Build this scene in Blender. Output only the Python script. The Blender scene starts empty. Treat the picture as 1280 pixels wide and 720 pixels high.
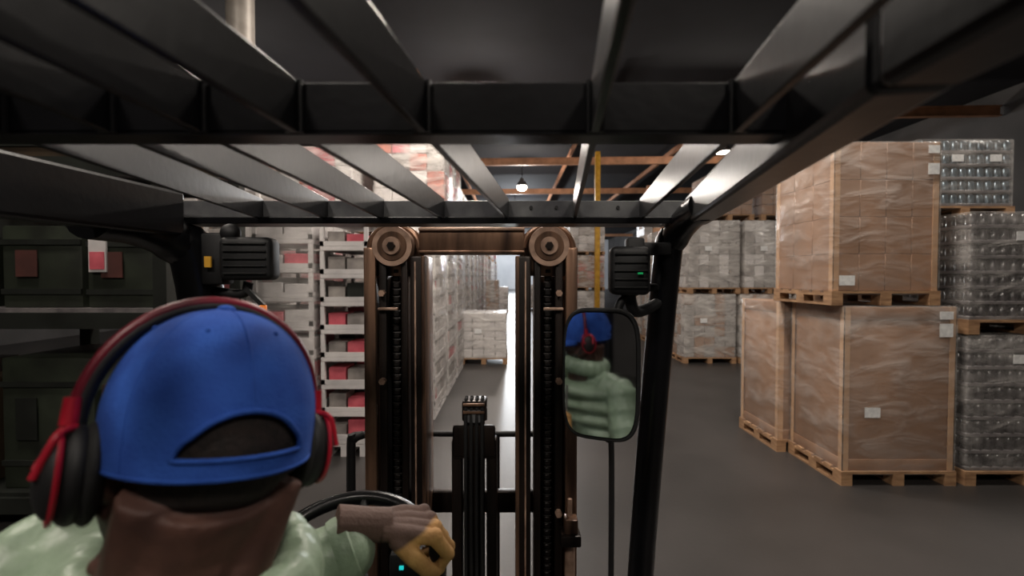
import bpy, bmesh, math, random
from mathutils import Vector, Matrix, Euler
random.seed(7)
S = bpy.context.scene
H = 1.9

# ------------------------------------------------------------------ materials
def lin(c):
    r = []
    for v in c[:3]:
        v = v / 255.0
        r.append(v / 12.92 if v <= 0.04045 else ((v + 0.055) / 1.055) ** 2.4)
    return (r[0], r[1], r[2], 1)

def pm(name, c1, c2=None, rough=.5, metal=0., ns=6., bump=0., bs=40., coat=0., emit=None, es=0., stretch=(1, 1, 1), spec=.5, lo=.35, hi=.65, bd=.006):
    m = bpy.data.materials.new(name); m.use_nodes = True
    nt = m.node_tree; N = nt.nodes; L = nt.links
    b = N['Principled BSDF']
    b.inputs['Roughness'].default_value = rough
    b.inputs['Metallic'].default_value = metal
    b.inputs['Coat Weight'].default_value = coat
    b.inputs['Specular IOR Level'].default_value = spec
    tc = N.new('ShaderNodeTexCoord'); mp = N.new('ShaderNodeMapping')
    mp.inputs['Scale'].default_value = stretch
    L.new(tc.outputs['Object'], mp.inputs['Vector'])
    n = N.new('ShaderNodeTexNoise'); n.inputs['Scale'].default_value = ns; n.inputs['Detail'].default_value = 5
    L.new(mp.outputs[0], n.inputs['Vector'])
    r = N.new('ShaderNodeValToRGB')
    r.color_ramp.elements[0].position = lo; r.color_ramp.elements[1].position = hi
    c2 = c2 or tuple(min(255, v * .82) for v in c1)
    r.color_ramp.elements[0].color = lin(c1); r.color_ramp.elements[1].color = lin(c2)
    L.new(n.outputs['Fac'], r.inputs['Fac']); L.new(r.outputs[0], b.inputs['Base Color'])
    if bump:
        n2 = N.new('ShaderNodeTexNoise'); n2.inputs['Scale'].default_value = bs; n2.inputs['Detail'].default_value = 4
        L.new(mp.outputs[0], n2.inputs['Vector'])
        bp = N.new('ShaderNodeBump'); bp.inputs['Strength'].default_value = bump; bp.inputs['Distance'].default_value = bd
        L.new(n2.outputs['Fac'], bp.inputs['Height']); L.new(bp.outputs[0], b.inputs['Normal'])
    if emit:
        b.inputs['Emission Color'].default_value = lin(emit); b.inputs['Emission Strength'].default_value = es
    return m

def film_mat(name, opacity, tint=(232, 227, 222)):
    m = bpy.data.materials.new(name); m.use_nodes = True
    nt = m.node_tree; N = nt.nodes; L = nt.links
    b = N['Principled BSDF']; out = N['Material Output']
    b.inputs['Base Color'].default_value = lin(tint); b.inputs['Roughness'].default_value = .16
    tr = N.new('ShaderNodeBsdfTransparent'); mx = N.new('ShaderNodeMixShader')
    tc = N.new('ShaderNodeTexCoord'); mp = N.new('ShaderNodeMapping'); mp.inputs['Scale'].default_value = (1.2, 1.2, 3)
    mp.inputs['Rotation'].default_value = (.35, .3, 0)
    n = N.new('ShaderNodeTexNoise'); n.inputs['Scale'].default_value = 2.4; n.inputs['Detail'].default_value = 5; n.inputs['Distortion'].default_value = .6
    L.new(tc.outputs['Object'], mp.inputs[0]); L.new(mp.outputs[0], n.inputs['Vector'])
    mr = N.new('ShaderNodeMapRange'); mr.inputs[1].default_value = .4; mr.inputs[2].default_value = .7
    mr.inputs[3].default_value = opacity * .55; mr.inputs[4].default_value = min(1, opacity * 1.6)
    L.new(n.outputs['Fac'], mr.inputs[0]); L.new(mr.outputs[0], mx.inputs[0])
    bp = N.new('ShaderNodeBump'); bp.inputs['Strength'].default_value = .8; bp.inputs['Distance'].default_value = .05
    L.new(n.outputs['Fac'], bp.inputs['Height']); L.new(bp.outputs[0], b.inputs['Normal'])
    L.new(tr.outputs[0], mx.inputs[1]); L.new(b.outputs[0], mx.inputs[2]); L.new(mx.outputs[0], out.inputs[0])
    return m

M = {}
M['floor'] = pm('polished_concrete', (61, 58, 57), (48, 46, 45), rough=.4, ns=1.0, bump=.1, bs=30)
M['wall'] = pm('painted_wall', (84, 81, 80), (66, 64, 63), rough=.8, ns=.6)
M['wallfar'] = pm('haze_white_wall', (228, 230, 233), (208, 211, 216), rough=.8, ns=.4)  # end wall whitened, its colour stands in for bright distant haze
M['ceil'] = pm('dark_ceiling_deck', (26, 26, 33), (18, 18, 24), rough=.9, ns=1.)
M['beam'] = pm('primer_steel', (200, 145, 108), (165, 118, 86), rough=.6, ns=3)
M['black'] = pm('black_gloss_paint', (12, 12, 15), (7, 7, 9), rough=.3, ns=9, bump=.06, bs=60, spec=.38)
M['blackm'] = pm('black_matte', (17, 17, 19), (11, 11, 13), rough=.6, ns=20)
M['grey'] = pm('grey_paint', (122, 123, 124), (80, 80, 84), rough=.3, metal=.3, ns=12, bump=.1, bs=50)
M['rubber'] = pm('black_rubber', (16, 16, 17), (10, 10, 10), rough=.75, ns=30, bump=.2, bs=200)
M['copper'] = pm('greased_mast_steel', (150, 116, 94), (62, 47, 40), rough=.33, metal=.65, ns=5, stretch=(3, 3, .35), bump=.15, bs=30)
M['copperd'] = pm('dark_mast_steel', (48, 39, 35), (24, 20, 18), rough=.38, metal=.6, ns=6, stretch=(3, 3, .4), bump=.15, bs=30)
M['copperl'] = pm('worn_sheave_steel', (186, 154, 134), (134, 108, 92), rough=.46, metal=.3, ns=20)
M['chain'] = pm('chain_steel', (34, 29, 27), (20, 17, 16), rough=.5, metal=.5, ns=40)
M['body'] = pm('dark_machine_paint', (40, 40, 44), (28, 28, 32), rough=.4, ns=5, coat=.2)
M['wood'] = pm('pallet_wood', (176, 138, 102), (134, 100, 72), rough=.75, ns=6, stretch=(1, 1, 5), bump=.3, bs=25)
M['card'] = pm('corrugated_cardboard', (162, 122, 92), (140, 104, 77), rough=.6, ns=2.2, stretch=(1, 1, .6), bump=.15, bs=12)
M['card2'] = pm('cardboard_carton', (158, 119, 90), (138, 102, 75), rough=.6, ns=3, bump=.15, bs=12)
M['edge'] = pm('corner_board', (200, 160, 122), (180, 140, 104), rough=.6, ns=6)
M['label'] = pm('paper_label', (240, 240, 238), (215, 215, 215), rough=.6, ns=30)
M['white'] = pm('white_carton', (224, 219, 217), (192, 188, 188), rough=.5, ns=3, bump=.2, bs=10)
M['white2'] = pm('grey_white_case', (172, 165, 160), (130, 125, 122), rough=.4, ns=6, bump=.3, bs=14)
M['pink'] = pm('pink_carton', (225, 110, 122), (190, 80, 94), rough=.55, ns=6)
M['redc'] = pm('orange_red_carton', (205, 110, 82), (160, 76, 58), rough=.55, ns=5)
M['bottle'] = pm('dark_bottles', (58, 54, 56), (32, 30, 32), rough=.25, ns=20, coat=.4)
M['tray'] = pm('grey_tray', (122, 117, 117), (84, 80, 82), rough=.35, ns=10)
M['bluec'] = pm('blue_grey_cans', (92, 108, 118), (55, 66, 74), rough=.25, metal=.4, ns=16)
M['film'] = film_mat('stretch_film_clear', .2)
M['filmw'] = film_mat('stretch_film_milky', .42)
M['rackd'] = pm('dark_green_rack_steel', (36, 39, 35), (24, 26, 23), rough=.5, ns=5)
M['crate'] = pm('dark_green_crate', (50, 56, 45), (32, 35, 29), rough=.5, ns=4)
M['brown'] = pm('brown_crate', (84, 70, 54), (56, 46, 37), rough=.6, ns=3)
M['drk'] = pm('dull_red_panel', (98, 56, 50), (72, 42, 38), rough=.6, ns=3)
M['yellow'] = pm('yellow_safety_paint', (215, 165, 60), (185, 135, 42), rough=.45, ns=8)
M['capb'] = pm('blue_cotton_twill', (44, 84, 168), (34, 68, 146), rough=.9, ns=30, bump=.25, bs=350, spec=.25)
M['red'] = pm('red_plastic', (180, 28, 48), (145, 18, 36), rough=.35, ns=12, coat=.2)
M['dred'] = pm('dark_red_band', (122, 16, 40), (88, 12, 30), rough=.4, ns=12)
M['jacket'] = pm('mint_green_nylon', (143, 161, 139), (120, 138, 116), rough=.42, ns=14, bump=.6, bs=22, bd=.012)
M['pants'] = pm('dark_work_trousers', (34, 36, 44), (24, 25, 32), rough=.85, ns=14, bump=.2, bs=80)
M['boot'] = pm('boot_leather', (62, 46, 32), (40, 30, 22), rough=.6, ns=20)
M['skin'] = pm('brown_skin', (82, 56, 48), (62, 42, 37), rough=.6, ns=22, bump=.25, bs=90, spec=.3)
M['hair'] = pm('short_black_hair', (26, 21, 20), (42, 33, 30), rough=.9, ns=120, bump=.5, bs=400)
M['eye'] = pm('eye_white', (220, 215, 210), rough=.2)
M['iris'] = pm('dark_iris', (30, 18, 12), rough=.1)
M['lip'] = pm('lips', (110, 64, 60), rough=.45)
M['seat'] = pm('black_vinyl', (24, 24, 26), (16, 16, 18), rough=.45, ns=20, bump=.2, bs=120)
M['mirror'] = pm('mirror_glass', (184, 186, 188), (180, 183, 185), rough=.05, metal=1., ns=1)
M['duct'] = pm('galvanised_duct', (150, 143, 135), (120, 113, 106), rough=.5, metal=.2, ns=3)
M['led'] = pm('green_led', (30, 200, 110), rough=.4, emit=(40, 200, 120), es=.2)
M['teal'] = pm('teal_screen', (20, 190, 190), rough=.3, emit=(40, 220, 220), es=.7)
M['amber'] = pm('glowing_amber_reflector', (240, 130, 20), rough=.3, emit=(255, 130, 20), es=.3)  # reflector's glint made as a faint glow of its own
M['lamp'] = pm('lamp_lens', (255, 245, 230), rough=.4, emit=(255, 240, 220), es=22.)
M['glasslamp'] = pm('headlamp_lens', (180, 180, 180), (150, 150, 150), rough=.1)

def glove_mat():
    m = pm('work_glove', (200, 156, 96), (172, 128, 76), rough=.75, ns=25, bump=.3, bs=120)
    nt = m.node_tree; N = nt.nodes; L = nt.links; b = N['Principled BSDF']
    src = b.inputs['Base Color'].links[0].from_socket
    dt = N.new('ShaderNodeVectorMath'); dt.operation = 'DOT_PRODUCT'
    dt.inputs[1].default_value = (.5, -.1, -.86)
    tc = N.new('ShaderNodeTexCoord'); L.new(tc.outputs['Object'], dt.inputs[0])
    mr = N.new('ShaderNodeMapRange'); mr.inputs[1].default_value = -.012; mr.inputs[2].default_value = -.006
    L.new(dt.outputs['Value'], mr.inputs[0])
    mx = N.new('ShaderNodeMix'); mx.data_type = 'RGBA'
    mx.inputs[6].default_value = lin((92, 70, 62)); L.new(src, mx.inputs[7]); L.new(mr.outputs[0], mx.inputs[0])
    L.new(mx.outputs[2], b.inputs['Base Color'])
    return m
M['glove'] = glove_mat()

# ------------------------------------------------------------------ mesh builder
class MB:
    def __init__(s): s.bm = bmesh.new(); s.mats = []
    def mi(s, m):
        m = M[m] if isinstance(m, str) else m
        if m not in s.mats: s.mats.append(m)
        return s.mats.index(m)
    def _new(s, verts, m, bev=0, seg=2):
        i = s.mi(m); fs = set(f for v in verts for f in v.link_faces)
        for f in fs: f.material_index = i
        if bev:
            es = list(set(e for v in verts for e in v.link_edges))
            bmesh.ops.bevel(s.bm, geom=es, offset=bev, segments=seg, affect='EDGES', profile=.5, material=-1)
    def mat4(s, M4, m, bev=0, seg=2):
        r = bmesh.ops.create_cube(s.bm, size=1, matrix=M4); s._new(r['verts'], m, bev, seg)
    def box(s, x0, x1, y0, y1, z0, z1, m, bev=0, seg=2):
        s.mat4(Matrix.Translation(((x0 + x1) / 2, (y0 + y1) / 2, (z0 + z1) / 2)) @ Matrix.Diagonal((x1 - x0, y1 - y0, z1 - z0, 1)), m, bev, seg)
    def beam(s, p0, p1, w, h, m, bev=0):
        p0 = Vector(p0); p1 = Vector(p1); d = p1 - p0; l = d.length; y = d.normalized()
        up = Vector((0, 0, 1)) if abs(y.z) < .95 else Vector((0, 1, 0))
        x = y.cross(up).normalized(); z = x.cross(y)
        R = Matrix((x, y, z)).transposed().to_4x4()
        s.mat4(Matrix.Translation((p0 + p1) / 2) @ R @ Matrix.Diagonal((w, l, h, 1)), m, bev)
    def ball(s, c, r, m, R=None, u=24, v=16):
        if not hasattr(r, '__len__'): r = (r, r, r)
        M4 = Matrix.Translation(c) @ (R.to_4x4() if R else Matrix()) @ Matrix.Diagonal((r[0], r[1], r[2], 1))
        q = bmesh.ops.create_uvsphere(s.bm, u_segments=u, v_segments=v, radius=1, matrix=M4); s._new(q['verts'], m)
    def tube(s, pts, r, m, n=12, closed=False, sx=1.):
        pts = [Vector(p) for p in pts]; k = len(pts)
        if not hasattr(r, '__len__'): r = [r] * k
        rings = []; prev = None; i = s.mi(m)
        for j, p in enumerate(pts):
            if closed: t = pts[(j + 1) % k] - pts[j - 1]
            else: t = pts[min(j + 1, k - 1)] - pts[max(j - 1, 0)]
            t.normalize()
            if prev is None:
                a = Vector((0, 0, 1)) if abs(t.z) < .9 else Vector((1, 0, 0))
                u = t.cross(a).normalized()
            else:
                u = (prev - t * prev.dot(t)).normalized()
            prev = u; w = t.cross(u)
            rings.append([s.bm.verts.new(p + (u * math.cos(2 * math.pi * q / n) * sx + w * math.sin(2 * math.pi * q / n)) * r[j]) for q in range(n)])
        for j in range(k if closed else k - 1):
            A = rings[j]; B = rings[(j + 1) % k]
            for q in range(n):
                f = s.bm.faces.new((A[q], A[(q + 1) % n], B[(q + 1) % n], B[q])); f.material_index = i
        if not closed:
            f = s.bm.faces.new(rings[0][::-1]); f.material_index = i
            f = s.bm.faces.new(rings[-1]); f.material_index = i
    def cyl(s, p0, p1, r, m, n=24, r1=None):
        s.tube([p0, p1], [r, r if r1 is None else r1], m, n)
    def finish(s, name, parent=None, smooth=True, ang=40, remesh=0, sm=4, solid=0, origin=None, bevel=0):
        bmesh.ops.recalc_face_normals(s.bm, faces=s.bm.faces)
        co = [v.co for v in s.bm.verts]
        c = Vector([(min(p[i] for p in co) + max(p[i] for p in co)) / 2 for i in range(3)]) if origin is None else Vector(origin)
        bmesh.ops.translate(s.bm, verts=s.bm.verts, vec=-c)
        me = bpy.data.meshes.new(name); s.bm.to_mesh(me); s.bm.free()
        for m in s.mats: me.materials.append(m)
        if smooth:
            me.shade_smooth()
            if not remesh: me.set_sharp_from_angle(angle=math.radians(ang))
        o = bpy.data.objects.new(name, me); S.collection.objects.link(o); o.location = c
        if solid:
            q = o.modifiers.new('solid', 'SOLIDIFY'); q.thickness = solid
        if remesh:
            q = o.modifiers.new('remesh', 'REMESH'); q.mode = 'VOXEL'; q.voxel_size = remesh; q.use_smooth_shade = True
            q = o.modifiers.new('smooth', 'SMOOTH'); q.factor = .5; q.iterations = sm
        if parent:
            o.parent = parent; o.matrix_parent_inverse = Matrix.Translation(parent.location).inverted()
        return o

def empty(name, loc=(0, 0, 0)):
    e = bpy.data.objects.new(name, None); S.collection.objects.link(e); e.location = loc; e.empty_display_size = .1
    return e

# ------------------------------------------------------------------ room
def single_box(name, *a, **k):
    b = MB(); b.box(*a, **k); return b.finish(name, smooth=False)
single_box('floor', -14, 14, -9, 70, -.2, 0, 'floor')
single_box('ceiling', -14, 14, -9, 70, 7.2, 7.4, 'ceil')
single_box('wall_left', -14.2, -14, -9, 70, 0, 7.2, 'wall')
single_box('wall_right', 14, 14.2, -9, 70, 0, 7.2, 'wall')
single_box('wall_front', -14, 14, 70, 70.2, 0, 7.2, 'wallfar')
single_box('wall_back', -14, 14, -9.2, -9, 0, 7.2, 'wall')

def ibeam(name, p0, p1, mat='beam', w=.2, h=.34):
    b = MB(); p0 = Vector(p0); p1 = Vector(p1)
    b.beam(p0, p1, .03, h, mat)
    for s in (-1, 1):
        b.beam(p0 + Vector((0, 0, s * h / 2)), p1 + Vector((0, 0, s * h / 2)), w, .03, mat)
    return b.finish(name, smooth=False)
for y in (14.5, 20, 27, 35, 45, 56):
    ibeam('roof_beam', (-13.9, y + .5, 6.6), (13.9, y - .7, 6.6), w=.16, h=.26)
for x in (-6.5, -2.4, 2.4, 6.5):
    ibeam('roof_purlin', (x, 12, 6.93), (x, 69.5, 6.93), w=.1, h=.16)
for (x, y) in ((3.1, 17.5), (-5.6, 16), (6.8, 24), (3.1, 30), (-5.6, 30)):
    b = MB(); b.box(x - .09, x + .09, y - .09, y + .09, .02, 6.4, 'yellow' if y == 17.5 else 'beam', .01)
    b.box(x - .17, x + .17, y - .17, y + .17, 0, .02, 'blackm')
    b.finish('steel_column')

# duct
b = MB(); b.cyl((-3.35, 6, 4.65), (-3.35, 6, 7.18), .16, 'duct', 20)
for z in (4.68, 5.4, 6.2, 7.0): b.cyl((-3.35, 6, z - .03), (-3.35, 6, z + .03), .18, 'duct', 20)
b.finish('ventilation_duct')

# lamps
def highbay(x, y, power, z=6.0, col=(1, .915, .83)):
    if y > 28: col = (.9, .95, 1)  # cool lamps added deep in the aisle, in place of haze
    e = empty('high_bay_lamp', (x, y, z))
    r = .22 if y > 10 else .45
    b = MB(); b.tube([(x, y, z + .35), (x, y, z + .22), (x, y, z + .2), (x, y, z)], [.08, .1, r * .75, r + .04], 'grey', 24)
    b.cyl((x, y, z + .35), (x, y, 7.2), .015, 'blackm', 8)
    b.finish('housing', parent=e)
    b = MB(); b.cyl((x, y, z - .005), (x, y, z - .02), r, 'lamp', 24)
    if y > 20: b.ball((x, y, z - .06), (.22, .22, .16), 'lamp')
    b.finish('lens', parent=e)
    if y > 10:
        l = bpy.data.lights.new('bulb', 'POINT'); l.shadow_soft_size = .2; zz = z - .25; power *= 1.4
    else:
        l = bpy.data.lights.new('bulb', 'AREA'); l.shape = 'DISK'; l.size = 2 * r; zz = z - .03
    l.energy = power; l.color = col
    o = bpy.data.objects.new('bulb', l); S.collection.objects.link(o); o.location = (x, y, zz)
    o.parent = e; o.matrix_parent_inverse = Matrix.Translation(e.location).inverted()
for (x, y, p) in ((2.2, 3.6, 158), (-1.7, -2.6, 150), (2.2, -3.2, 130), (-3.2, 2.6, 85), (-.6, 6.2, 185), (.45, 22, 420), (-1.0, 13.2, 230), (.2, 31, 850), (0, 40, 1300), (0, 50, 1600), (0, 62, 2200),
                  (8.2, 5.0, 150), (7, 16, 210), (-7, 12, 150)):
    highbay(x, y, p)

# ------------------------------------------------------------------ pallets and loads
def pallet(b, x0, x1, y0, y1, z, h=.13, m='wood'):
    n = 6; w = (y1 - y0) / (n * 1.35)
    for i in range(n):
        yy = y0 + (y1 - y0 - w) * i / (n - 1); b.box(x0, x1, yy, yy + w, z + h - .022, z + h, m)
    for fx in (0, .5, 1):
        xx = x0 + (x1 - x0 - .1) * fx
        b.box(xx, xx + .1, y0, y1, z + h - .044, z + h - .022, m)
        b.box(xx, xx + .1, y0, y1, z, z + .02, m)
        for fy in (0, .5, 1):
            yy = y0 + (y1 - y0 - .12) * fy; b.box(xx, xx + .1, yy, yy + .12, z + .02, z + h - .044, m)

def gaylord(x0, x1, y0, y1, z0, top, labels=(), cartons=None, rot=0, film='film'):
    b = MB(); pallet(b, x0 - .02, x1 + .02, y0 - .02, y1 + .02, z0); z = z0 + .132
    if cartons:
        nx, ny, nz = cartons
        for i in range(nx):
            for j in range(ny):
                for k in range(nz):
                    if 0 < i < nx - 1 and 0 < j < ny - 1 and k < nz - 1: continue
                    g = .0012; a = (x1 - x0) / nx; c = (y1 - y0) / ny; d = (top - z) / nz
                    b.box(x0 + a * i + g, x0 + a * (i + 1) - g, y0 + c * j + g, y0 + c * (j + 1) - g, z + d * k + .0005, z + d * (k + 1) - .001, 'card', .003, 1)
    else:
        b.box(x0 + .01, x1 - .01, y0 + .01, y1 - .01, z, top - .004, 'card', .01)
        b.box(x0, x1, y0, y1, top - .12, top, 'card2', .006)      # lid
        b.box(x0 + .004, x1 - .004, y0 + .004, y1 - .004, z, z + .1, 'card2', .004)
    t = .05
    for (xx, yy) in ((x0, y0), (x1, y0), (x0, y1), (x1, y1)):
        sx = 1 if xx == x0 else -1; sy = 1 if yy == y0 else -1
        xs = sorted((xx - sx * .006, xx + sx * t)); ys = sorted((yy - sy * .006, yy - sy * .001 + sy * .002))
        b.box(xs[0], xs[1], ys[0], ys[1], z, top + .002, 'edge')
        xs = sorted((xx - sx * .006, xx + sx * .001)); ys = sorted((yy - sy * .006, yy + sy * t))
        b.box(xs[0], xs[1], ys[0], ys[1], z, top + .002, 'edge')
    for (fx, fz, w, h) in labels:
        xx = x0 + (x1 - x0) * fx; zz = z + (top - z) * fz
        b.box(xx - w / 2, xx + w / 2, y0 - .024, y0 - .021, zz - h / 2, zz + h / 2, 'label')
    b.box(x0 - .018, x1 + .018, y0 - .018, y1 + .018, z - .04, top + .01, film, .02)
    return b.finish('cardboard_pallet_load')

gaylord(3.0, 4.0, 4.32, 5.12, 0, 1.62, labels=((.25, .36, .14, .09), (.9, .86, .12, .12), (.9, .95, .12, .07)))
gaylord(2.88, 3.88, 5.16, 5.98, 0, 1.62)
gaylord(2.9, 3.84, 4.34, 5.26, 1.635, 3.1, labels=((.12, .07, .14, .09), (.93, .82, .1, .1), (.93, .95, .1, .07)), cartons=(4, 3, 4))

def case_load(x0, x1, y0, y1, z0, top, nx, ny, nz, mats, film=None, name='wrapped_pallet_load', lab=True):
    b = MB(); pallet(b, x0 - .02, x1 + .02, y0 - .02, y1 + .02, z0); z = z0 + .132
    a = (x1 - x0) / nx; c = (y1 - y0) / ny; d = (top - z) / nz
    for k in range(nz):
        for i in range(nx):
            for j in range(ny):
                if 0 < i < nx - 1 and 0 < j < ny - 1 and k < nz - 1: continue
                q = random.uniform(-.006, .006)
                b.box(x0 + a * i + .004, x0 + a * (i + 1) - .004, y0 + c * j + .004 + q, y0 + c * (j + 1) - .004 + q, z + d * k + .001, z + d * (k + 1) - .005, random.choice(mats), .012, 1)
    if film: b.box(x0 - .015, x1 + .015, y0 - .015, y1 + .015, z - .03, top + .01, film, .03)
    if lab: b.box(x0 + (x1 - x0) * .3, x0 + (x1 - x0) * .3 + .15, y0 - .024, y0 - .02, z + (top - z) * .55, z + (top - z) * .55 + .1, 'label')
    return b.finish(name)

def bottle_load(x0, x1, y0, y1, z0, top, nz, mb='bottle', mt='tray', r=.045, film='film', name='bottle_pallet_load'):
    b = MB(); pallet(b, x0 - .02, x1 + .02, y0 - .02, y1 + .02, z0); z = z0 + .132; d = (top - z) / nz
    for k in range(nz):
        zz = z + d * k
        b.box(x0, x1, y0, y1, zz + .001, zz + d * .22, mt, .004, 1)
        n = int((x1 - x0) / (2 * r + .002)); m = int((y1 - y0) / (2 * r + .002))
        px = [x0 + r + (x1 - x0 - 2 * r) * i / (n - 1) for i in range(n)]; py = [y0 + r + (y1 - y0 - 2 * r) * j / (m - 1) for j in range(m)]
        for i, xx in enumerate(px):
            for j, yy in enumerate(py):
                if 0 < i < n - 1 and 0 < j < m - 1 and k < nz - 1: continue
                b.tube([(xx, yy, zz + d * .2), (xx, yy, zz + d * .8), (xx, yy, zz + d * .98)], [r, r, r * .55], mb, 10)
        b.box(x0 + .1, x1 - .1, y0 + .1, y1 - .1, zz + d * .2, zz + d * .97, 'blackm')
    b.box(x0 - .012, x1 + .012, y0 - .012, y1 + .012, z - .03, top + .01, film, .02)
    for q in (.35, .75):
        b.box(x0 + (x1 - x0) * q, x0 + (x1 - x0) * q + .13, y0 - .018, y0 - .014, top - .25, top - .17, 'label')
    return b.finish(name)

bottle_load(4.12, 5.25, 4.32, 5.3, 0, 1.36, 8)
bottle_load(4.12, 5.25, 4.32, 5.3, 1.375, 2.47, 7)
bottle_load(4.62, 5.7, 5.5, 6.4, 0, 1.62, 8, mb='bluec')
bottle_load(4.62, 5.7, 5.5, 6.4, 1.635, 2.55, 5, mb='bluec')
bottle_load(4.62, 5.7, 5.5, 6.4, 2.565, 3.45, 5, mb='bluec')
bottle_load(5.4, 6.5, 4.32, 5.3, 0, 1.36, 8)
bottle_load(5.4, 6.5, 4.32, 5.3, 1.375, 2.47, 7)

# mid right block
for i, x in enumerate((3.75, 4.95, 6.15)):
    case_load(x, x + 1.1, 10.4, 11.4, 0, 1.5, 5, 4, 6, ['white2', 'white2', 'card2'], 'filmw')
    case_load(x + .1, x + 1.18, 10.42, 11.4, 1.515, 3.1, 5, 4, 6, ['white2', 'white2', 'white'], 'filmw')
    case_load(x + .5, x + 1.5, 10.5, 11.4, 3.115, 4.1, 4, 3, 4, ['card', 'card2'], 'film')
for i, y in enumerate((12.2, 13.4, 14.6)):
    case_load(3.9, 5.0, y, y + 1.0, 0, 1.5, 5, 4, 6, ['white2', 'card2'], 'filmw')
    case_load(3.9, 5.0, y, y + 1.0, 1.515, 3.1, 5, 4, 6, ['white2', 'card'], 'filmw')
# far right rows along aisle
for i, y in enumerate((18.2, 19.6, 21, 23, 25.5, 28.5, 32, 36, 41)):
    x = 1.9 if y > 20 else 2.2
    for k in range(3):
        mats = [['white2', 'white'], ['redc', 'card'], ['white', 'white2']][(i + k) % 3]
        case_load(x, x + 1.3, y, y + 1.1, k * 1.35, k * 1.35 + 1.33, 4, 3, 4, mats, 'filmw', lab=False)
for (x, y) in ((5, 18.2), (6.6, 18.2), (8.2, 18.2)):
    for k in range(3): case_load(x, x + 1.3, y, y + 1.1, k * 1.35, k * 1.35 + 1.33, 4, 3, 4, ['card', 'white2'], None, lab=False)

# left tray stacks
def tray_stack(x0, x1, y0, y1, layers, pitch, fill, z0=0., inset=.05, pinkrate=.5, name='tray_stack', film=None):
    b = MB(); pallet(b, x0, x1, y0, y1, z0, m='white'); z = z0 + .132
    for k in range(layers):
        zz = z + pitch * k
        b.box(x0, x1, y0, y1, zz, zz + .05, 'white', .006, 1)
        b.box(x0, x1, y0, y0 + .015, zz + .05, zz + .1, 'white')
        b.box(x1 - .015, x1, y0, y1, zz + .05, zz + .1, 'white')
        for (px, py) in ((x0, y0), (x1 - .04, y0), (x0, y1 - .04), (x1 - .04, y1 - .04)):
            b.box(px, px + .04, py, py + .04, zz + .05, zz + pitch, 'white')
        n = max(1, int((x1 - x0 - .1) / .2)); m = max(1, int((y1 - y0 - .1) / .26))
        for i in range(n):
            for j in range(m):
                if 0 < i < n - 1 and 0 < j < m - 1: continue
                a = (x1 - x0 - 2 * inset) / n; c = (y1 - y0 - 2 * inset) / m
                mm = fill[0] if random.random() < pinkrate else random.choice(fill[1:])
                b.box(x0 + inset + a * i + .01, x0 + inset + a * (i + 1) - .01, y0 + inset + c * j + .01, y0 + inset + c * (j + 1) - .01, zz + .05, zz + pitch * random.uniform(.6, .85), mm, .005, 1)
    b.box(x0, x1, y0, y1, z + pitch * layers, z + pitch * layers + .04, 'white', .006, 1)
    if film: b.box(x0 - .02, x1 + .02, y0 - .02, y1 + .02, z, z + pitch * layers + .05, film, .02)
    return b.finish(name)
tray_stack(-2.0, -1.5, 5.0, 6.0, 8, .29, ['pink', 'white2', 'rackd', 'white2'], pinkrate=.22)
tray_stack(-2.68, -2.06, 4.95, 6.0, 8, .3, ['pink', 'white', 'white'], pinkrate=.33, film='film', inset=.02)
tray_stack(-3.4, -2.78, 5.3, 6.3, 9, .3, ['pink', 'white', 'white2'], pinkrate=.3, film='film', inset=.02)
for i, y in enumerate((6.3, 7.6, 8.9, 10.2, 11.6, 13, 14.6, 16.4, 18.4, 21, 24, 28, 33, 39)):
    x1 = -1.02 if y < 9 else -1.25
    tray_stack(x1 - 1.15, x1, y, y + 1.1, 7 if y < 7 else 9, .3, ['white2', 'white', 'white', 'pink'], pinkrate=.2, film='filmw', inset=.02)
    if y > 7: case_load(x1 - 1.15, x1 - .05, y, y + 1.1, 2.89, 4.1, 4, 3, 4, ['redc', 'pink', 'white', 'white', 'white2'], 'filmw', lab=False)
for i, (x, y) in enumerate(((-3.55, 7.4), (-4.75, 7.4), (-5.95, 7.4), (-3.55, 10.5), (-3.55, 12.5))):
    for k in range(3): case_load(x, x + 1.1, y, y + 1.1, k * 1.3, k * 1.3 + 1.28, 4, 3, 4, [['white', 'white2'], ['white', 'white2', 'pink'], ['redc', 'white', 'pink', 'white']][k], 'filmw', lab=False)
# centre aisle loads
case_load(-1.1, -.12, 10.3, 11.3, 0, 1.1, 4, 4, 5, ['white', 'white'], 'filmw')
case_load(-.95, -.5, 17.5, 18.5, 0, 1.75, 3, 4, 6, ['white2', 'card'], 'filmw', lab=False)
case_load(-1.1, -.2, 25, 26.1, 0, 1.33, 4, 3, 4, ['white', 'white2'], 'filmw', lab=False)
case_load(.9, 1.8, 27, 28.1, 0, 1.4, 4, 3, 4, ['white', 'white2'], 'filmw', lab=False)

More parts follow.
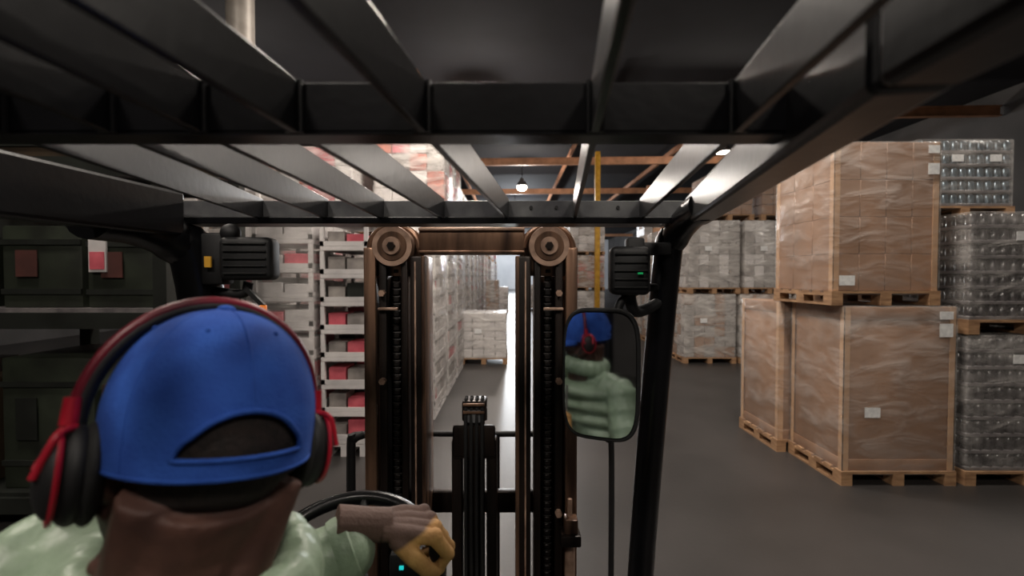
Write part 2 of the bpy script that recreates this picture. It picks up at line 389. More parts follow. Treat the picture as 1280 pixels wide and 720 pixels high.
# left dark rack with crates standing on its shelves (one object)
b = MB()
DX = .78
for x in (-6.2, -4.75, -3.35):
    for y in (3.55, 4.5): b.box(x - .05 + DX, x + .05 + DX, y - .05, y + .05, 0, 3.6, 'rackd')
for z in (.25, 1.63, 2.75):
    for y in (3.55, 4.5): b.box(-6.2 + DX, -3.35 + DX, y - .03, y + .03, z - .12, z, 'rackd')
    b.box(-6.15 + DX, -3.4 + DX, 3.55, 4.5, z, z + .03, 'tray' if z == 1.63 else 'rackd')
for i, (x0, x1, z0, h, m, lb) in enumerate(((-6.1, -5.3, .28, .9, 'crate', 'brown'), (-5.2, -4.85, .28, .8, 'brown', 'brown'), (-4.65, -3.95, .28, 1.0, 'crate', 'rackd'), (-3.9, -3.42, .28, .8, 'brown', 'crate'),
                           (-6.1, -5.4, 1.66, .7, 'brown', 'drk'), (-5.35, -4.85, 1.66, .8, 'crate', 'brown'), (-4.62, -4.02, 1.66, .62, 'crate', 'drk'), (-3.98, -3.42, 1.66, .6, 'crate', 'drk'),
                           (-6.1, -5.0, 2.78, .6, 'brown', 'brown'), (-4.65, -3.45, 2.78, .55, 'brown', 'crate'))):
    x0 += DX; x1 += DX
    b.box(x0, x1, 3.62, 4.4, z0, z0 + h, m, .015)
    for q in (.2, .8): b.box(x0, x1, 3.605, 3.62, z0 + h * q - .02, z0 + h * q + .02, 'rackd')
    b.box(x0 + .12, x0 + .28, 3.598, 3.605, z0 + h * .38, z0 + h * .7, lb)
b.box(-3.16, -3.03, 3.585, 3.6, 1.93, 2.2, 'white'); b.box(-3.15, -3.04, 3.58, 3.586, 1.95, 2.08, 'pink')
b.box(-3.2, -2.9, 3.7, 4.2, 2.28, 2.4, 'white2', .01)
b.finish('loaded_storage_rack')

# ------------------------------------------------------------------ forklift
F = empty('forklift', (-.16, .8, 0))
def lerp(a, b, t): return a + (b - a) * t
def X(x1, x0, y): return lerp(x0, x1, (y - .3) / .85)
zb, zt = H + .134, H + .182
b = MB()
bars = [(.307, .19), (.149, .0625), (-.01, -.10), (-.163, -.212), (-.307, -.29), (-.44, -.365), (-.594, -.455)]
for (x1, x0) in bars:
    for (ya, yb) in ((.475, 1.14), (-.55, .455)):
        b.beam((X(x1, x0, ya), ya, (zb + zt) / 2), (X(x1, x0, yb), yb, (zb + zt) / 2), .008, .048, 'black', .0012)
    xx = X(x1, x0, .45); b.tube([(xx + .006, .452, zb), (xx + .006, .452, zt)], .003, 'black', 8)
    b.tube([(xx - .006, .452, zb), (xx - .006, .452, zt)], .003, 'black', 8)
b.box(-.80, .30, .455, .467, zb, zt, 'black', .0015)
b.box(-.80, .30, .455, .49, zb - .001, zb + .004, 'black', .001)
b.box(-.84, .22, -.6, -.55, zb, zt, 'black', .004)
b.finish('overhead_guard_bars', parent=F, smooth=False)
b = MB()
b.box(-.78, .44, 1.14, 1.15, zb + .006, zt - .004, 'grey', .001)  # lighter grey than the other bars: light on the bar put into its colour
b.box(-.78, .44, 1.12, 1.2, zb - .012, zb + .004, 'black', .002)
for x in (.045, .105, .25): b.cyl((x, 1.136, zb + .028), (x, 1.142, zb + .028), .004, 'blackm', 12)
b.finish('overhead_guard_crossbar', parent=F, smooth=False)
def rail(b, xf, xr, h, zc):
    p = [(xr[0], -.6, H + zc), (xr[1], .3, H + zc), (xf, 1.1, H + zc)]
    for i in range(2): b.beam(p[i], p[i + 1], .05, h, 'black', .007)
b = MB(); rail(b, .42, (.19, .25), .065, .148); rail(b, -.77, (-.85, -.80), .1, .14)
b.finish('overhead_guard_side_rails', parent=F, smooth=False)
b = MB()
def arc(pts, n=8):
    out = []
    P = [Vector(p) for p in pts]
    P = [P[0] * 2 - P[1]] + P + [P[-1] * 2 - P[-2]]
    for i in range(1, len(P) - 2):
        for k in range(n):
            t = k / n; a, c, d, e = P[i - 1:i + 3]
            out.append(.5 * ((2 * c) + (-a + d) * t + (2 * a - 5 * c + 4 * d - e) * t * t + (-a + 3 * c - 3 * d + e) * t ** 3))
    out.append(P[-2]); return out
b.tube(arc([(.40, 1.0, H + .147), (.405, 1.1, H + .135), (.395, 1.17, H + .09), (.38, 1.19, H), (.345, 1.27, 1.1), (.34, 1.3, .62)]), .034, 'black', 14)
b.tube(arc([(-.81, .92, H + .12), (-.81, 1.04, H + .115), (-.785, 1.12, H + .08), (-.755, 1.16, H - .02), (-.72, 1.24, 1.1), (-.7, 1.3, .62)]), .05, 'black', 16)
b.tube([(.19, -.58, H + .14), (.19, -.62, .9)], .035, 'black', 12)
b.tube([(-.85, -.58, H + .14), (-.85, -.62, .9)], .035, 'black', 12)
b.finish('overhead_guard_frame', parent=F)

# mast
def mast_side(cx, sgn, name):
    b = MB(); y = 1.68
    def bx(a, c, y0, y1, z0, z1, m, bev=.004):
        x0, x1 = sorted((cx + sgn * a, cx + sgn * c)); b.box(x0, x1, y0, y1, z0, z1, m, bev)
    bx(.058, .1, y, y + .02, .12, 2.0, 'copper', .008)
    bx(.085, .1, y, y + .16, .12, 2.0, 'copper')
    bx(.058, .1, y + .14, y + .16, .12, 1.97, 'copper')
    bx(.022, .05, y + .01, y + .03, .2, 1.99, 'copperd', .006)
    bx(.036, .046, y + .01, y + .15, .2, 1.99, 'copperd')
    bx(-.052, -.028, y + .012, y + .12, .2, 1.99, 'copperd', .006)
    bx(-.118, -.064, y - .01, y + .012, .12, 1.97, 'copperd', .008)
    bx(-.118, -.104, y - .014, y + .15, .12, 1.97, 'copper')
    bx(-.086, -.08, y - .014, y - .008, .12, 1.95, 'copperl', .002)
    bx(-.05, .05, y + .13, y + .145, .2, 1.9, 'copperd')
    for k in range(60):
        z = .4 + k * .026
        b.box(cx - .012, cx + .012, y + .06, y + .075, z, z + .019, 'chain', .003, 1)
        b.cyl((cx - .014, y + .068, z + .02), (cx + .014, y + .068, z + .02), .004, 'chain', 8)
    n = 20; pl = []
    for k in range(n + 1):
        a = math.pi * k / n; pl.append((cx + .102 * math.cos(a), H + .1 + .09 * math.sin(a)))
    pl += [(cx - .102, 1.9), (cx + .102, 1.9)]
    vs = [b.bm.verts.new((p[0], y + .06, p[1])) for p in pl]; f = b.bm.faces.new(vs)
    r = bmesh.ops.extrude_face_region(b.bm, geom=[f]); v2 = [g for g in r['geom'] if isinstance(g, bmesh.types.BMVert)]
    bmesh.ops.translate(b.bm, verts=v2, vec=(0, .03, 0)); b._new(vs + v2, 'copper')
    b.tube([(cx + .088 * math.cos(math.pi * k / 24), y + .03, H + .1 + .08 * math.sin(math.pi * k / 24)) for k in range(25)], .009, 'copper', 8)
    c = Vector((cx, y, H + .105))
    b.tube([c + Vector((0, .055, 0)), c + Vector((0, .05, 0)), c + Vector((0, .03, 0)), c + Vector((0, .01, 0)), c + Vector((0, .0, 0))], [.072, .072, .064, .072, .07], 'copperl', 40)
    b.tube([c + Vector((0, -.004, 0)), c + Vector((0, .004, 0))], [.05, .054], 'copper', 32)
    b.tube([c + Vector((0, -.012, 0)), c + Vector((0, .0, 0))], [.03, .034], 'copperl', 24)
    b.tube([c + Vector((0, -.02, 0)), c + Vector((0, -.01, 0))], [.014, .016], 'copperd', 6)
    for z in (1.78, 1.47, 1.0):
        b.cyl((cx + .035 * sgn, y - .012, z + .06), (cx + .035 * sgn, y + .02, z + .06), .012, 'copperl', 6)
    bx(-.02, .05, y - .006, y + .012, 1.78, 1.79, 'copperl', .003)
    b.finish(name, parent=F)
mast_side(-.42, -1, 'mast_channel_a'); mast_side(.13, 1, 'mast_channel_b')
b = MB()
b.box(-.33, .045, 1.70, 1.74, 1.975, 2.075, 'copper', .008)
b.box(-.33, .045, 1.69, 1.70, 1.98, 1.99, 'copper', .003)
b.box(-.33, .045, 1.69, 1.70, 2.06, 2.07, 'copperl', .003)
b.box(-.5, .22, 1.80, 1.84, 1.0, 1.08, 'copperd', .006)
b.box(-.5, .22, 1.70, 1.84, .2, .34, 'copperd', .006)
b.finish('mast_crossmember', parent=F)
b = MB(); b.box(.165, .235, 1.6, 1.67, .98, 1.02, 'copperd', .006); b.box(.18, .225, 1.61, 1.66, 1.02, 1.07, 'copper', .005)
b.cyl((.2, 1.64, .85), (.2, 1.64, .98), .018, 'copperl'); b.cyl((.2, 1.64, 1.07), (.2, 1.64, 1.13), .008, 'copperl'); b.finish('mast_fitting', parent=F)
# centre lift cylinder with hoses
b = MB()
b.cyl((-.125, 1.6, .2), (-.125, 1.6, 1.42), .034, 'copperd'); b.cyl((-.125, 1.6, 1.42), (-.125, 1.6, 1.46), .042, 'grey')
b.box(-.2, -.165, 1.57, 1.63, .2, 1.36, 'copperd', .008); b.box(-.085, -.05, 1.57, 1.63, .2, 1.36, 'copperd', .008)
b.box(-.195, -.055, 1.565, 1.575, 1.30, 1.41, 'copperd', .01)
b.box(-.165, -.085, 1.565, 1.64, 1.42, 1.49, 'copperd', .008)
for i in range(4): b.tube(arc([(-.152 + i * .018, 1.56, .3), (-.152 + i * .018, 1.56, 1.2), (-.152 + i * .018, 1.565, 1.46), (-.152 + i * .018, 1.6, 1.495)]), .006, 'rubber', 8)
for z in (1.45, 1.475): b.box(-.16, -.09, 1.555, 1.57, z, z + .008, 'copper', .001)
b.finish('lift_cylinder', parent=F)
# carriage backrest tubes
b = MB(); z = 1.25
b.tube(arc([(-.67, 1.96, .35), (-.67, 1.96, 1.15), (-.655, 1.96, 1.225), (-.6, 1.96, z), (-.1, 1.96, z), (.34, 1.96, z), (.395, 1.96, 1.225), (.41, 1.96, 1.15), (.41, 1.96, .35)]), .012, 'blackm', 10)
for x in (-.42, -.06, .2): b.cyl((x, 1.96, .35), (x, 1.96, z), .01, 'blackm', 10)
b.box(-.67, .41, 1.93, 1.97, .3, .4, 'blackm', .006)
b.box(-.67, .41, 1.93, 1.97, .1, .18, 'blackm', .006)
for x in (-.5, .22):
    b.box(x - .05, x + .05, 1.97, 2.01, .05, .45, 'blackm', .006); b.box(x - .05, x + .05, 1.97, 3.0, .04, .08, 'blackm', .006)
b.box(-.4, -.36, 1.85, 1.93, .15, .38, 'blackm'); b.box(.06, .1, 1.85, 1.93, .15, .38, 'blackm')
b.finish('fork_carriage', parent=F)
b = MB(); b.tube(arc([(-.56, 1.66, .6), (-.56, 1.66, 1.28), (-.55, 1.66, 1.33), (-.52, 1.67, 1.345)]), .014, 'blackm', 10); b.finish('hose_guide', parent=F)
# chassis
b = MB()
b.box(-.78, .42, -.1, 1.42, .25, .58, 'body', .03); b.box(-.78, .42, -1.1, -.1, .25, 1.0, 'blackm', .09, 4)
b.box(-.72, .36, -.1, 1.2, .58, .6, 'rubber'); b.box(-.62, .3, 1.16, 1.4, .58, .98, 'blackm', .04)
b.box(-.52, -.06, -.08, .5, .6, .86, 'blackm', .03)
b.box(-.5, .2, 1.42, 1.68, .22, .4, 'copperd', .02)
b.beam((-.27, 1.2, .9), (-.27, .84, 1.33), .07, .07, 'blackm', .01)
b.finish('chassis', parent=F)
b = MB(); b.box(-.52, -.06, .02, .5, .86, .95, 'seat', .035, 4); b.beam((-.29, .08, .93), (-.29, .02, 1.42), .44, .1, 'seat', .04); b.finish('operator_seat', parent=F)
for i, (x, y, r) in enumerate(((-.75, 1.15, .3), (.39, 1.15, .3), (-.72, -.65, .25), (.36, -.65, .25))):
    b = MB(); s = 1 if x > 0 else -1
    b.tube([(x - .1, y, r), (x - .09, y, r), (x + .09, y, r), (x + .1, y, r)], [r * .9, r, r, r * .9], 'rubber', 32)
    b.tube([(x - .11, y, r), (x + .11, y, r)], r * .5, 'body', 20); b.finish('tyre_%d' % i, parent=F)
b = MB(); b.box(-.235, -.165, .90, .93, 1.30, 1.37, 'blackm', .008); b.box(-.214, -.206, .896, .901, 1.343, 1.349, 'teal'); b.box(-.21, -.18, .93, 1.0, 1.31, 1.34, 'blackm')
b.beam((-.195, .98, 1.33), (-.195, 1.22, .95), .03, .03, 'blackm'); b.finish('dash_display', parent=F)
b = MB()
for i in range(3):
    x = .03 + i * .05; b.cyl((x, 1.2, .96), (x, .86, 1.2), .007, 'chain', 8); b.ball((x, .85, 1.205), .02, 'blackm')
b.finish('hydraulic_levers', parent=F)

# steering wheel
C = Vector((-.29, .80, 1.378)); nrm = Vector((0, -.5, .866)); ax = Vector((1, 0, 0)); ay = nrm.cross(ax)
E = empty('steering_wheel', C)
b = MB()
b.tube([C + (ax * math.cos(a) + ay * math.sin(a)) * .165 for a in [2 * math.pi * k / 48 for k in range(48)]], .0135, 'black', 12, closed=True)
for a in (math.radians(90), math.radians(210), math.radians(330)):
    b.tube([C - nrm * .015, C + (ax * math.cos(a) + ay * math.sin(a)) * .16], [.014, .009], 'blackm', 10)
b.tube([C - nrm * .07, C - nrm * .02, C + nrm * .005, C + nrm * .012], [.03, .045, .045, .03], 'blackm', 24)
b.finish('rim_and_hub', parent=E)
b = MB(); kn = C + ax * .165; kt = Vector((-.117, .785, 1.446))
b.cyl(kn, kt, .01, 'blackm'); b.ball(kt, (.021, .022, .024), 'blackm')
b.finish('spinner_knob', parent=E)

# mirror
mc = Vector((.188, 1.02, 1.69)); mn = Vector((-.722, -1.732, .05)).normalized()
mx_ = Vector((0, 0, 1)).cross(mn).normalized(); my_ = mn.cross(mx_)
def srect(w, h, p, n=48):
    o = []
    for k in range(n):
        a = 2 * math.pi * k / n; c, s = math.cos(a), math.sin(a)
        o.append((w * math.copysign(abs(c) ** (2 / p), c), h * math.copysign(abs(s) ** (2 / p), s)))
    return o
E = empty('rearview_mirror', mc)
b = MB(); i0 = b.mi('mirror'); R = 5.; hw, hh = .076, .132
prev = [b.bm.verts.new(mc + mn * .006)]
rings = []
for q in range(1, 13):
    t = q / 12; rr = []
    for (x, y) in srect(hw * t, hh * t, 4.5):
        d2 = x * x + y * y; rr.append(b.bm.verts.new(mc + mx_ * x + my_ * y + mn * (.006 - (d2 / (2 * R)))))
    rings.append(rr)
for k in range(48): b.bm.faces.new((prev[0], rings[0][k], rings[0][(k + 1) % 48]))
for q in range(11):
    for k in range(48): b.bm.faces.new((rings[q][k], rings[q + 1][k], rings[q + 1][(k + 1) % 48], rings[q][(k + 1) % 48]))
b.finish('mirror_glass', parent=E, ang=180)
b = MB(); out = srect(.079, .137, 4.5)
b.tube([mc + mx_ * x + my_ * y - mn * .005 for x, y in out], .0055, 'blackm', 8, closed=True)
vs = [[b.bm.verts.new(mc + mx_ * x * s + my_ * y * s - mn * d) for x, y in out] for s, d in ((1, .008), (.98, .022), (.7, .036))]
for q in range(2):
    for k in range(48): b.bm.faces.new((vs[q][k], vs[q + 1][k], vs[q + 1][(k + 1) % 48], vs[q][(k + 1) % 48]))
b.bm.faces.new(vs[2])
b.finish('mirror_housing', parent=E)
b = MB(); b.tube(arc([mc - mn * .03, mc - mn * .05 + Vector((.02, 0, .06)), (.25, 1.1, 1.84), (.32, 1.15, 1.87), (.375, 1.19, 1.87)]), .01, 'blackm', 10); b.finish('mirror_arm', parent=E)

def worklight(name, c, w, h, d, yaw, led=False):
    E = empty(name, c); b = MB(); Rm = Matrix.Translation(c) @ Matrix.Rotation(yaw, 4, 'Z')
    b.mat4(Rm @ Matrix.Diagonal((w, d, h, 1)), 'blackm', .014, 3)
    for k in range(5): b.mat4(Rm @ Matrix.Translation((0, -d / 2 - .001, -h * .34 + k * h * .17)) @ Matrix.Diagonal((w * .8, .006, .004, 1)), 'rubber', .001, 1)
    b.mat4(Rm @ Matrix.Translation((0, d / 2 + .003, 0)) @ Matrix.Diagonal((w * .85, .01, h * .8, 1)), 'glasslamp', .003)
    if led: b.mat4(Rm @ Matrix.Translation((w * .22, -d / 2 - .006, -.006)) @ Matrix.Diagonal((.011, .003, .004, 1)), 'led')
    b.finish('housing', parent=E); return E
e = worklight('work_light', Vector((-.615, 1.13, 1.94)), .115, .1, .07, .15)
b = MB(); b.tube(arc([(-.62, 1.13, 1.885), (-.63, 1.13, 1.86), (-.68, 1.14, 1.86), (-.74, 1.16, 1.87)]), .011, 'blackm', 10)
b.box(-.72, -.67, 1.11, 1.16, 1.88, 2.0, 'blackm', .006); b.box(-.705, -.69, 1.1, 1.105, 1.92, 1.945, 'yellow'); b.ball((-.655, 1.12, 2.0), .022, 'blackm')
b.box(-.588, -.576, 1.11, 1.13, 1.805, 1.832, 'amber', .003); b.beam((-.62, 1.12, 1.87), (-.58, 1.12, 1.83), .01, .01, 'blackm')
b.finish('bracket', parent=e)
e = worklight('warning_light', Vector((.268, 1.1, 1.912)), .09, .11, .06, -.1, True)
b = MB(); b.tube(arc([(.27, 1.11, 1.86), (.285, 1.12, 1.82), (.32, 1.15, 1.82), (.375, 1.19, 1.84)]), .014, 'blackm', 10)
b.box(.27, .31, 1.12, 1.16, 1.9, 1.99, 'blackm', .006); b.box(.3, .38, 1.14, 1.18, 1.95, 1.98, 'blackm', .006); b.finish('bracket', parent=e)

# ------------------------------------------------------------------ driver
D = empty('forklift_driver', (-.28, .45, 1.2))
HC = Vector((-.282, .45, 1.766))
HR = Matrix.Rotation(math.radians(45), 3, 'Z') @ Matrix.Rotation(math.radians(8), 3, 'Y') @ Matrix.Rotation(math.radians(-4), 3, 'X')
def hp(x, y, z): return HC + HR @ Vector((x, y, z))
b = MB(); sk = 'skin'
b.ball(hp(0, 0, 0), (.074, .094, .095), sk, HR)
b.ball(hp(0, .035, -.045), (.06, .058, .075), sk, HR)
b.ball(hp(0, .05, -.098), (.034, .034, .026), sk, HR)
for s in (-1, 1):
    b.tube([hp(s * .058, .0, -.06), hp(s * .05, .03, -.09), hp(s * .02, .06, -.105)], [.022, .02, .018], sk)
    b.ball(hp(s * .035, .072, -.035), (.024, .018, .018), sk, HR)
    b.ball(hp(s * .076, -.005, -.03), (.009, .019, .031), sk, HR)
    b.ball(hp(s * .013, .1, -.048), .009, sk)
b.tube([hp(-.045, .078, .012), hp(0, .09, .014), hp(.045, .078, .012)], [.009, .011, .009], sk)
b.tube([hp(0, .09, .0), hp(0, .102, -.025), hp(0, .112, -.043)], [.008, .01, .013], sk)
b.ball(hp(0, .086, -.07), (.026, .012, .009), sk, HR)
b.ball(hp(0, .083, -.082), (.022, .012, .009), sk, HR)
b.tube([(-.295, .43, 1.55), (-.30, .435, 1.63), hp(-.004, -.018, -.05)], [.078, .064, .066], sk, 24)
b.tube([(-.345, .39, 1.662), (-.285, .374, 1.66), (-.24, .395, 1.655)], [.008, .013, .008], sk, 10)
b.tube([(-.335, .39, 1.636), (-.285, .376, 1.634), (-.245, .395, 1.63)], [.006, .010, .006], sk, 10)
for s in (-1, 1): b.tube([hp(s * .05, -.045, -.05), (-.292 + s * .04, .40, 1.60)], [.022, .026], sk, 12)
b.finish('head', parent=D, remesh=.0035, sm=4)
b = MB()
for s in (-1, 1):
    b.ball(hp(s * .031, .079, -.012), .0125, 'eye'); b.ball(hp(s * .031, .0885, -.012), .0058, 'iris')
    b.tube([hp(s * .015, .1, .018), hp(s * .032, .095, .023), hp(s * .05, .082, .016)], [.003, .004, .002], 'hair', 8)
b.tube([hp(-.024, .09, -.073), hp(0, .1, -.071), hp(.024, .09, -.073)], [.003, .006, .003], 'lip', 8)
b.tube([hp(-.02, .088, -.081), hp(0, .097, -.083), hp(.02, .088, -.081)], [.003, .006, .003], 'lip', 8)
b.finish('face_features', parent=D)
b = MB(); i0 = b.mi('hair'); n = 60; rows = []
for j in range(20):
    el = math.radians(40 - j * 4.1); rr = []
    for k in range(n + 1):
        az = math.radians(-205 + 230 * k / n)
        sc = 1.04 - .045 * (j / 19) ** 4
        rr.append(b.bm.verts.new(hp(.0765 * sc * math.cos(az) * math.cos(el), .097 * sc * math.sin(az) * math.cos(el), .1 * math.sin(el) * 1.0)))
    rows.append(rr)
for j in range(19):
    for k in range(n):
        az = -205 + 230 * k / n
        lim = 19 if (-150 < az < -30) else 15
        if j < lim: b.bm.faces.new((rows[j][k], rows[j][k + 1], rows[j + 1][k + 1], rows[j + 1][k]))
b.finish('hair', parent=D, solid=.002)
b = MB()
b.tube([hp(-.066, .01, -.05), hp(-.058, .03, -.085), hp(-.03, .062, -.112), hp(0, .075, -.118), hp(.03, .062, -.112), hp(.058, .03, -.085), hp(.066, .01, -.05)], [.008, .013, .015, .016, .015, .013, .008], 'hair', 10)
b.finish('beard', parent=D)

# cap
E = empty('baseball_cap', HC)
b = MB(); i0 = b.mi('capb'); na, ne = 240, 90; ca = (.0845, .106, .102); zoff = -.033
def capp(az, t, off=0.):
    if t < .28:
        k = t / .28; w = 1 - .012 * (1 - k); z = zoff + k * (.035)
        return hp((ca[0] + off) * w * math.cos(az), (ca[1] + off) * w * math.sin(az), z)
    el = (t - .28) / .72 * math.pi / 2
    pw = .9
    return hp((ca[0] + off) * math.cos(el) ** pw * math.cos(az), (ca[1] + off) * math.cos(el) ** pw * math.sin(az), .002 + (ca[2] + off - .002) * math.sin(el))
HA, HB, HT = 34, .13, .23
hole = lambda az, t: ((az / math.radians(HA)) ** 2 + (max(0, t - HB) / HT) ** 2 < 1) and t > HB
grid = [[b.bm.verts.new(capp(2 * math.pi * k / na - math.pi / 2, j / ne * .999)) for k in range(na)] for j in range(ne + 1)]
for j in range(ne):
    for k in range(na):
        a = 2 * math.pi * (k + .5) / na
        if a > math.pi: a -= 2 * math.pi
        if hole(a, (j + .5) / ne * .999): continue
        b.bm.faces.new((grid[j][k], grid[j][(k + 1) % na], grid[j + 1][(k + 1) % na], grid[j + 1][k]))
b.finish('crown', parent=E, solid=.0022, ang=180)
b = MB(); pts = []
for k in range(33):
    th = math.pi * k / 32; pts.append(capp(-math.pi / 2 + math.radians(HA) * math.cos(th), HB + HT * math.sin(th), .0005))
b.tube(pts, .0024, 'capb', 8); b.tube([capp(-math.pi / 2 + math.radians(-HA + 2 * HA * k / 16), HB, .0005) for k in range(17)], .002, 'capb', 8)
for q in range(6):
    az = math.pi / 2 + q * math.pi / 3
    t0 = .37 if q == 3 else .02
    b.tube([capp(az, t0 + (.995 - t0) * k / 20, -.0002) for k in range(21)], .0011, 'capb', 6)
b.ball(capp(0, 1, .001), (.008, .008, .004), 'capb', HR)
for q in range(6):
    az = math.pi / 2 + math.pi / 6 + q * math.pi / 3
    b.ball(capp(az, .7, .0003), .002, 'capb')
b.tube([capp(2 * math.pi * k / 60, .01, -.001) for k in range(60)], .002, 'capb', 6, closed=True)
b.finish('seams_and_button', parent=E)
b = MB(); i0 = b.mi('capb'); rows = []
for j in range(9):
    rr = []
    for k in range(25):
        az = math.radians(25 + 130 * k / 24); e = j / 8
        p = Vector((ca[0] * math.cos(az), ca[1] * math.sin(az), zoff + .004))
        prof = math.sin((k / 24) * math.pi) ** .6
        p += Vector((math.cos(az) * .012, .075, -.012 * e)) * e * prof + Vector((0, 0, -.25 * p.x ** 2 / .08 * e))
        rr.append(b.bm.verts.new(hp(*p)))
    rows.append(rr)
for j in range(8):
    for k in range(24): b.bm.faces.new((rows[j][k], rows[j][k + 1], rows[j + 1][k + 1], rows[j + 1][k]))
b.finish('visor', parent=E, solid=.004)

# ear muffs
E = empty('ear_muffs', HC)
b = MB(); pts = []; pts2 = []
for k in range(33):
    a = math.pi * (k / 32) * 1.06 - .03 * math.pi
    pts.append(hp(.0955 * math.cos(a), .012, .0 + .1055 * math.sin(a)))
    pts2.append(hp(.099 * math.cos(a), .012, .0 + .110 * math.sin(a)))
b.tube(pts, .0065, 'blackm', 12); b.tube(pts2, .0055, 'dred', 10)
for s in (-1, 1):
    b.tube(arc([hp(s * .097, .02, .0), hp(s * .106, .024, -.01), hp(s * .116, .018, -.035)]), .0028, 'red', 8)
    b.tube(arc([hp(s * .097, -.002, .0), hp(s * .108, -.014, -.005), hp(s * .118, -.014, -.035)]), .0028, 'red', 8)
    b.tube([hp(s * .1, .01, .022), hp(s * .101, .008, .0)], .0065, 'red', 10)
    b.ball(hp(s * .084, 0, -.038), (.012, .031, .041), 'rubber', HR)
    b.ball(hp(s * .094, 0, -.038), (.016, .029, .039), 'blackm', HR)
    b.ball(hp(s * .104, 0, -.038), (.014, .024, .033), 'blackm', HR)
    b.tube([hp(s * .105, .0265 * math.cos(a), -.038 + .0355 * math.sin(a)) for a in [2 * math.pi * k / 32 for k in range(32)]], .0022, 'red', 6, closed=True)
b.finish('headset', parent=E)

# hand
def hand(parent, name, W, d, up, side, mat, curl=1., origin=None):
    W = Vector(W); d = Vector(d).normalized(); up = Vector(up); up = (up - d * up.dot(d)).normalized(); t = d.cross(up) * side
    b = MB()
    offs = (.031, .0105, -.010, -.029); Ls = ((.042, .027, .021), (.046, .03, .022), (.042, .028, .021), (.034, .022, .019)); kl = (.080, .084, .080, .072)
    for o, Ln, kk in zip(offs, Ls, kl):
        K = W + d * kk + t * o
        b.tube([W + t * o * .55 + d * .0, W + d * kk * .5 + t * o * .85 + up * .003, K], [.014, .0135, .012], mat, 12)
        p = K; ang = 0; pts = [K]; rad = [.0125]
        for ln, da, r in zip(Ln, (42, 56, 45), (.0113, .0105, .0095)):
            ang += math.radians(da * curl); dd = d * math.cos(ang) - up * math.sin(ang) - t * o * .5
            p = p + dd * ln; pts.append(p); rad.append(r)
        b.tube(pts, rad, mat, 12); b.ball(pts[-1], rad[-1], mat, u=12, v=8); b.ball(K + up * .003, .0125, mat, u=12, v=8)
        for p, r in zip(pts[1:3], rad[1:3]): b.ball(p, r * 1.06, mat, u=12, v=8)
    b.ball(W + d * .045 - up * .006, (.034, .034, .016), mat, Matrix((t, d, up)).transposed())
    T0 = W + d * .02 + t * .022 - up * .006; T1 = W + d * .048 + t * .044 - up * .022; T2 = T1 + d * .026 + t * .004 - up * .02; T3 = T2 + d * .018 - up * .012 - t * .008
    b.tube([T0, T1, T2, T3], [.016, .0145, .0125, .0105], mat, 12); b.ball(T3, .0105, mat, u=12, v=8); b.ball(T1, .0145, mat, u=12, v=8)
    b.tube([W - d * .07, W - d * .02, W + d * .012], [.029, .026, .026], mat, 16, sx=1.0)
    return b.finish(name, parent=parent, remesh=.0023, sm=3, origin=origin)
WL = Vector((-.205, .748, 1.508))
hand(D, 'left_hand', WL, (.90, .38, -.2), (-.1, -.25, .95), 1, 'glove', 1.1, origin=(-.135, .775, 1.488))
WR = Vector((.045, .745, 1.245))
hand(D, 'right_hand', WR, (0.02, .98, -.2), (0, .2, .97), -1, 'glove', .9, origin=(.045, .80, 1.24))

# jacket
b = MB(); jk = 'jacket'
for k in range(9):
    t = k / 8; z = 1.06 + .46 * t; y = .3 + .13 * t
    rx = lerp(.175, .2, min(1, t * 1.5)) if t < .9 else .175
    b.ball((-.28, y, z), (rx, lerp(.135, .13, t), .047), jk)
b.tube([(-.28, .3, 1.02), (-.28, .36, 1.25), (-.28, .43, 1.5)], [.12, .125, .11], jk, 20)
def puff(pts, rads, step=.052):
    pts = [Vector(p) for p in pts]
    for i in range(len(pts) - 1):
        L_ = (pts[i + 1] - pts[i]).length; n = max(1, round(L_ / step)); t_ = (pts[i + 1] - pts[i]).normalized()
        Rm = t_.to_track_quat('Z', 'Y').to_matrix()
        for k in range(n + (1 if i == len(pts) - 2 else 0)):
            q = k / n; r = lerp(rads[i], rads[i + 1], q)
            b.ball(pts[i].lerp(pts[i + 1], q), (r, r, .04), jk, Rm)
    b.tube(pts, [r * .92 for r in rads], jk, 16)
puff([(-.34, .42, 1.59), (-.45, .45, 1.61)], [.064, .068])
puff([(-.23, .43, 1.55), (-.11, .44, 1.52)], [.062, .068])
puff([(-.455, .45, 1.605), (-.40, .645, 1.435)], [.072, .066], .07)
puff([(-.40, .645, 1.435), (-.252, .727, 1.482)], [.066, .048], .055)
puff([(-.11, .44, 1.52), (-.03, .5, 1.28)], [.07, .064], .07)
puff([(-.03, .5, 1.28), (.04, .70, 1.25)], [.062, .046], .07)
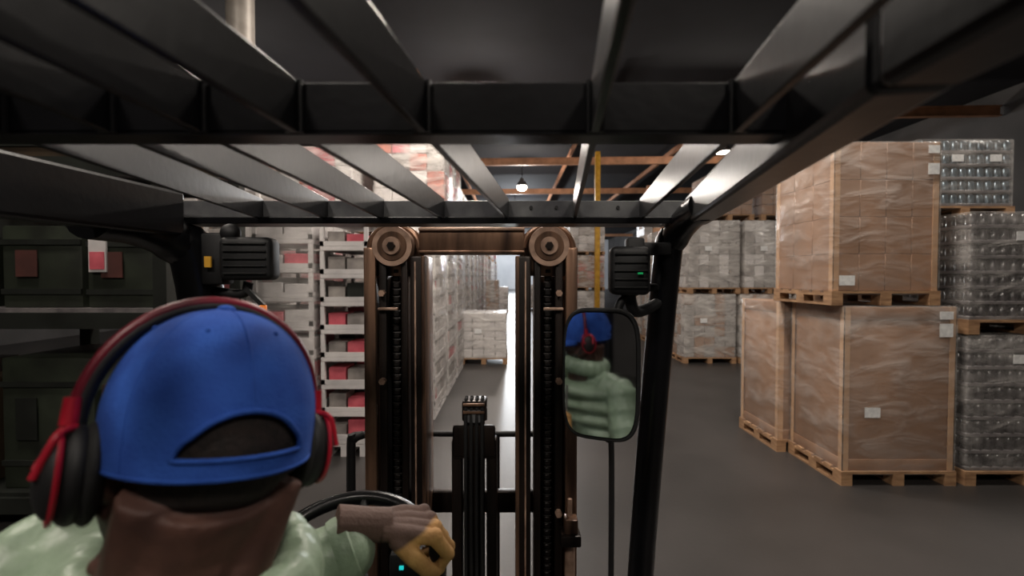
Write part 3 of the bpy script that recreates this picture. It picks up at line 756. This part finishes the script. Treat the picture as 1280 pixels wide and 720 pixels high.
for k in range(20):   # collar
    a = 2 * math.pi * k / 20; b.ball((-.292 + .086 * math.cos(a), .438 + .084 * math.sin(a), 1.622 - .012 * math.cos(a)), (.026, .026, .034), jk, u=12, v=8)
b.finish('quilted_jacket', parent=D, remesh=.006, sm=3)
b = MB()
for (p, q, r) in (((-.268, .72, 1.477), (-.242, .733, 1.486), .048), ((.036, .69, 1.251), (.044, .712, 1.249), .045)):
    p = Vector(p); q = Vector(q); b.tube([p, p.lerp(q, .3), p.lerp(q, .8), q], [r, r * 1.05, r * 1.03, r * .9], jk, 20)
b.box(-.284, -.276, .568, .574, 1.1, 1.55, 'tray')
b.finish('jacket_cuffs_and_zip', parent=D)
# legs
b = MB()
b.ball((-.28, .28, 1.03), (.17, .15, .085), 'pants')
for s in (-1, 1):
    hx = -.28 + s * .09; kx = -.28 + s * .16
    b.tube([(hx, .28, 1.03), (hx + s * .03, .5, 1.05), (kx, .75, 1.07), (kx, .84, 1.03), (kx, .9, .85), (kx, .95, .7)], [.09, .085, .066, .064, .058, .045], 'pants', 16)
b.finish('trousers', parent=D, remesh=.009, sm=4)
b = MB()
for s in (-1, 1):
    kx = -.28 + s * .16
    b.tube([(kx, .95, .73), (kx, .95, .66)], [.048, .05], 'boot', 16); b.ball((kx, .99, .65), (.045, .1, .045), 'boot'); b.ball((kx, 1.06, .635), (.046, .06, .032), 'boot'); b.box(kx - .045, kx + .045, .91, 1.11, .601, .622, 'rubber', .008)
b.finish('boots', parent=D)

# ------------------------------------------------------------------ world, camera
w = bpy.data.worlds.new('World'); S.world = w; w.use_nodes = True
bg = w.node_tree.nodes['Background']; bg.inputs[0].default_value = (.55, .56, .62, 1); bg.inputs[1].default_value = .05
cam = bpy.data.cameras.new('Camera'); cam.lens = 36 * 600 / 1280; cam.sensor_width = 36; cam.clip_start = .02
cam.dof.use_dof = True; cam.dof.focus_distance = 1.4; cam.dof.aperture_fstop = 3.6
co = bpy.data.objects.new('Camera', cam); S.collection.objects.link(co)
co.location = (0, 0, H); co.rotation_euler = (math.radians(90 - 1.43), 0, 0); S.camera = co
S.view_settings.view_transform = 'Standard'
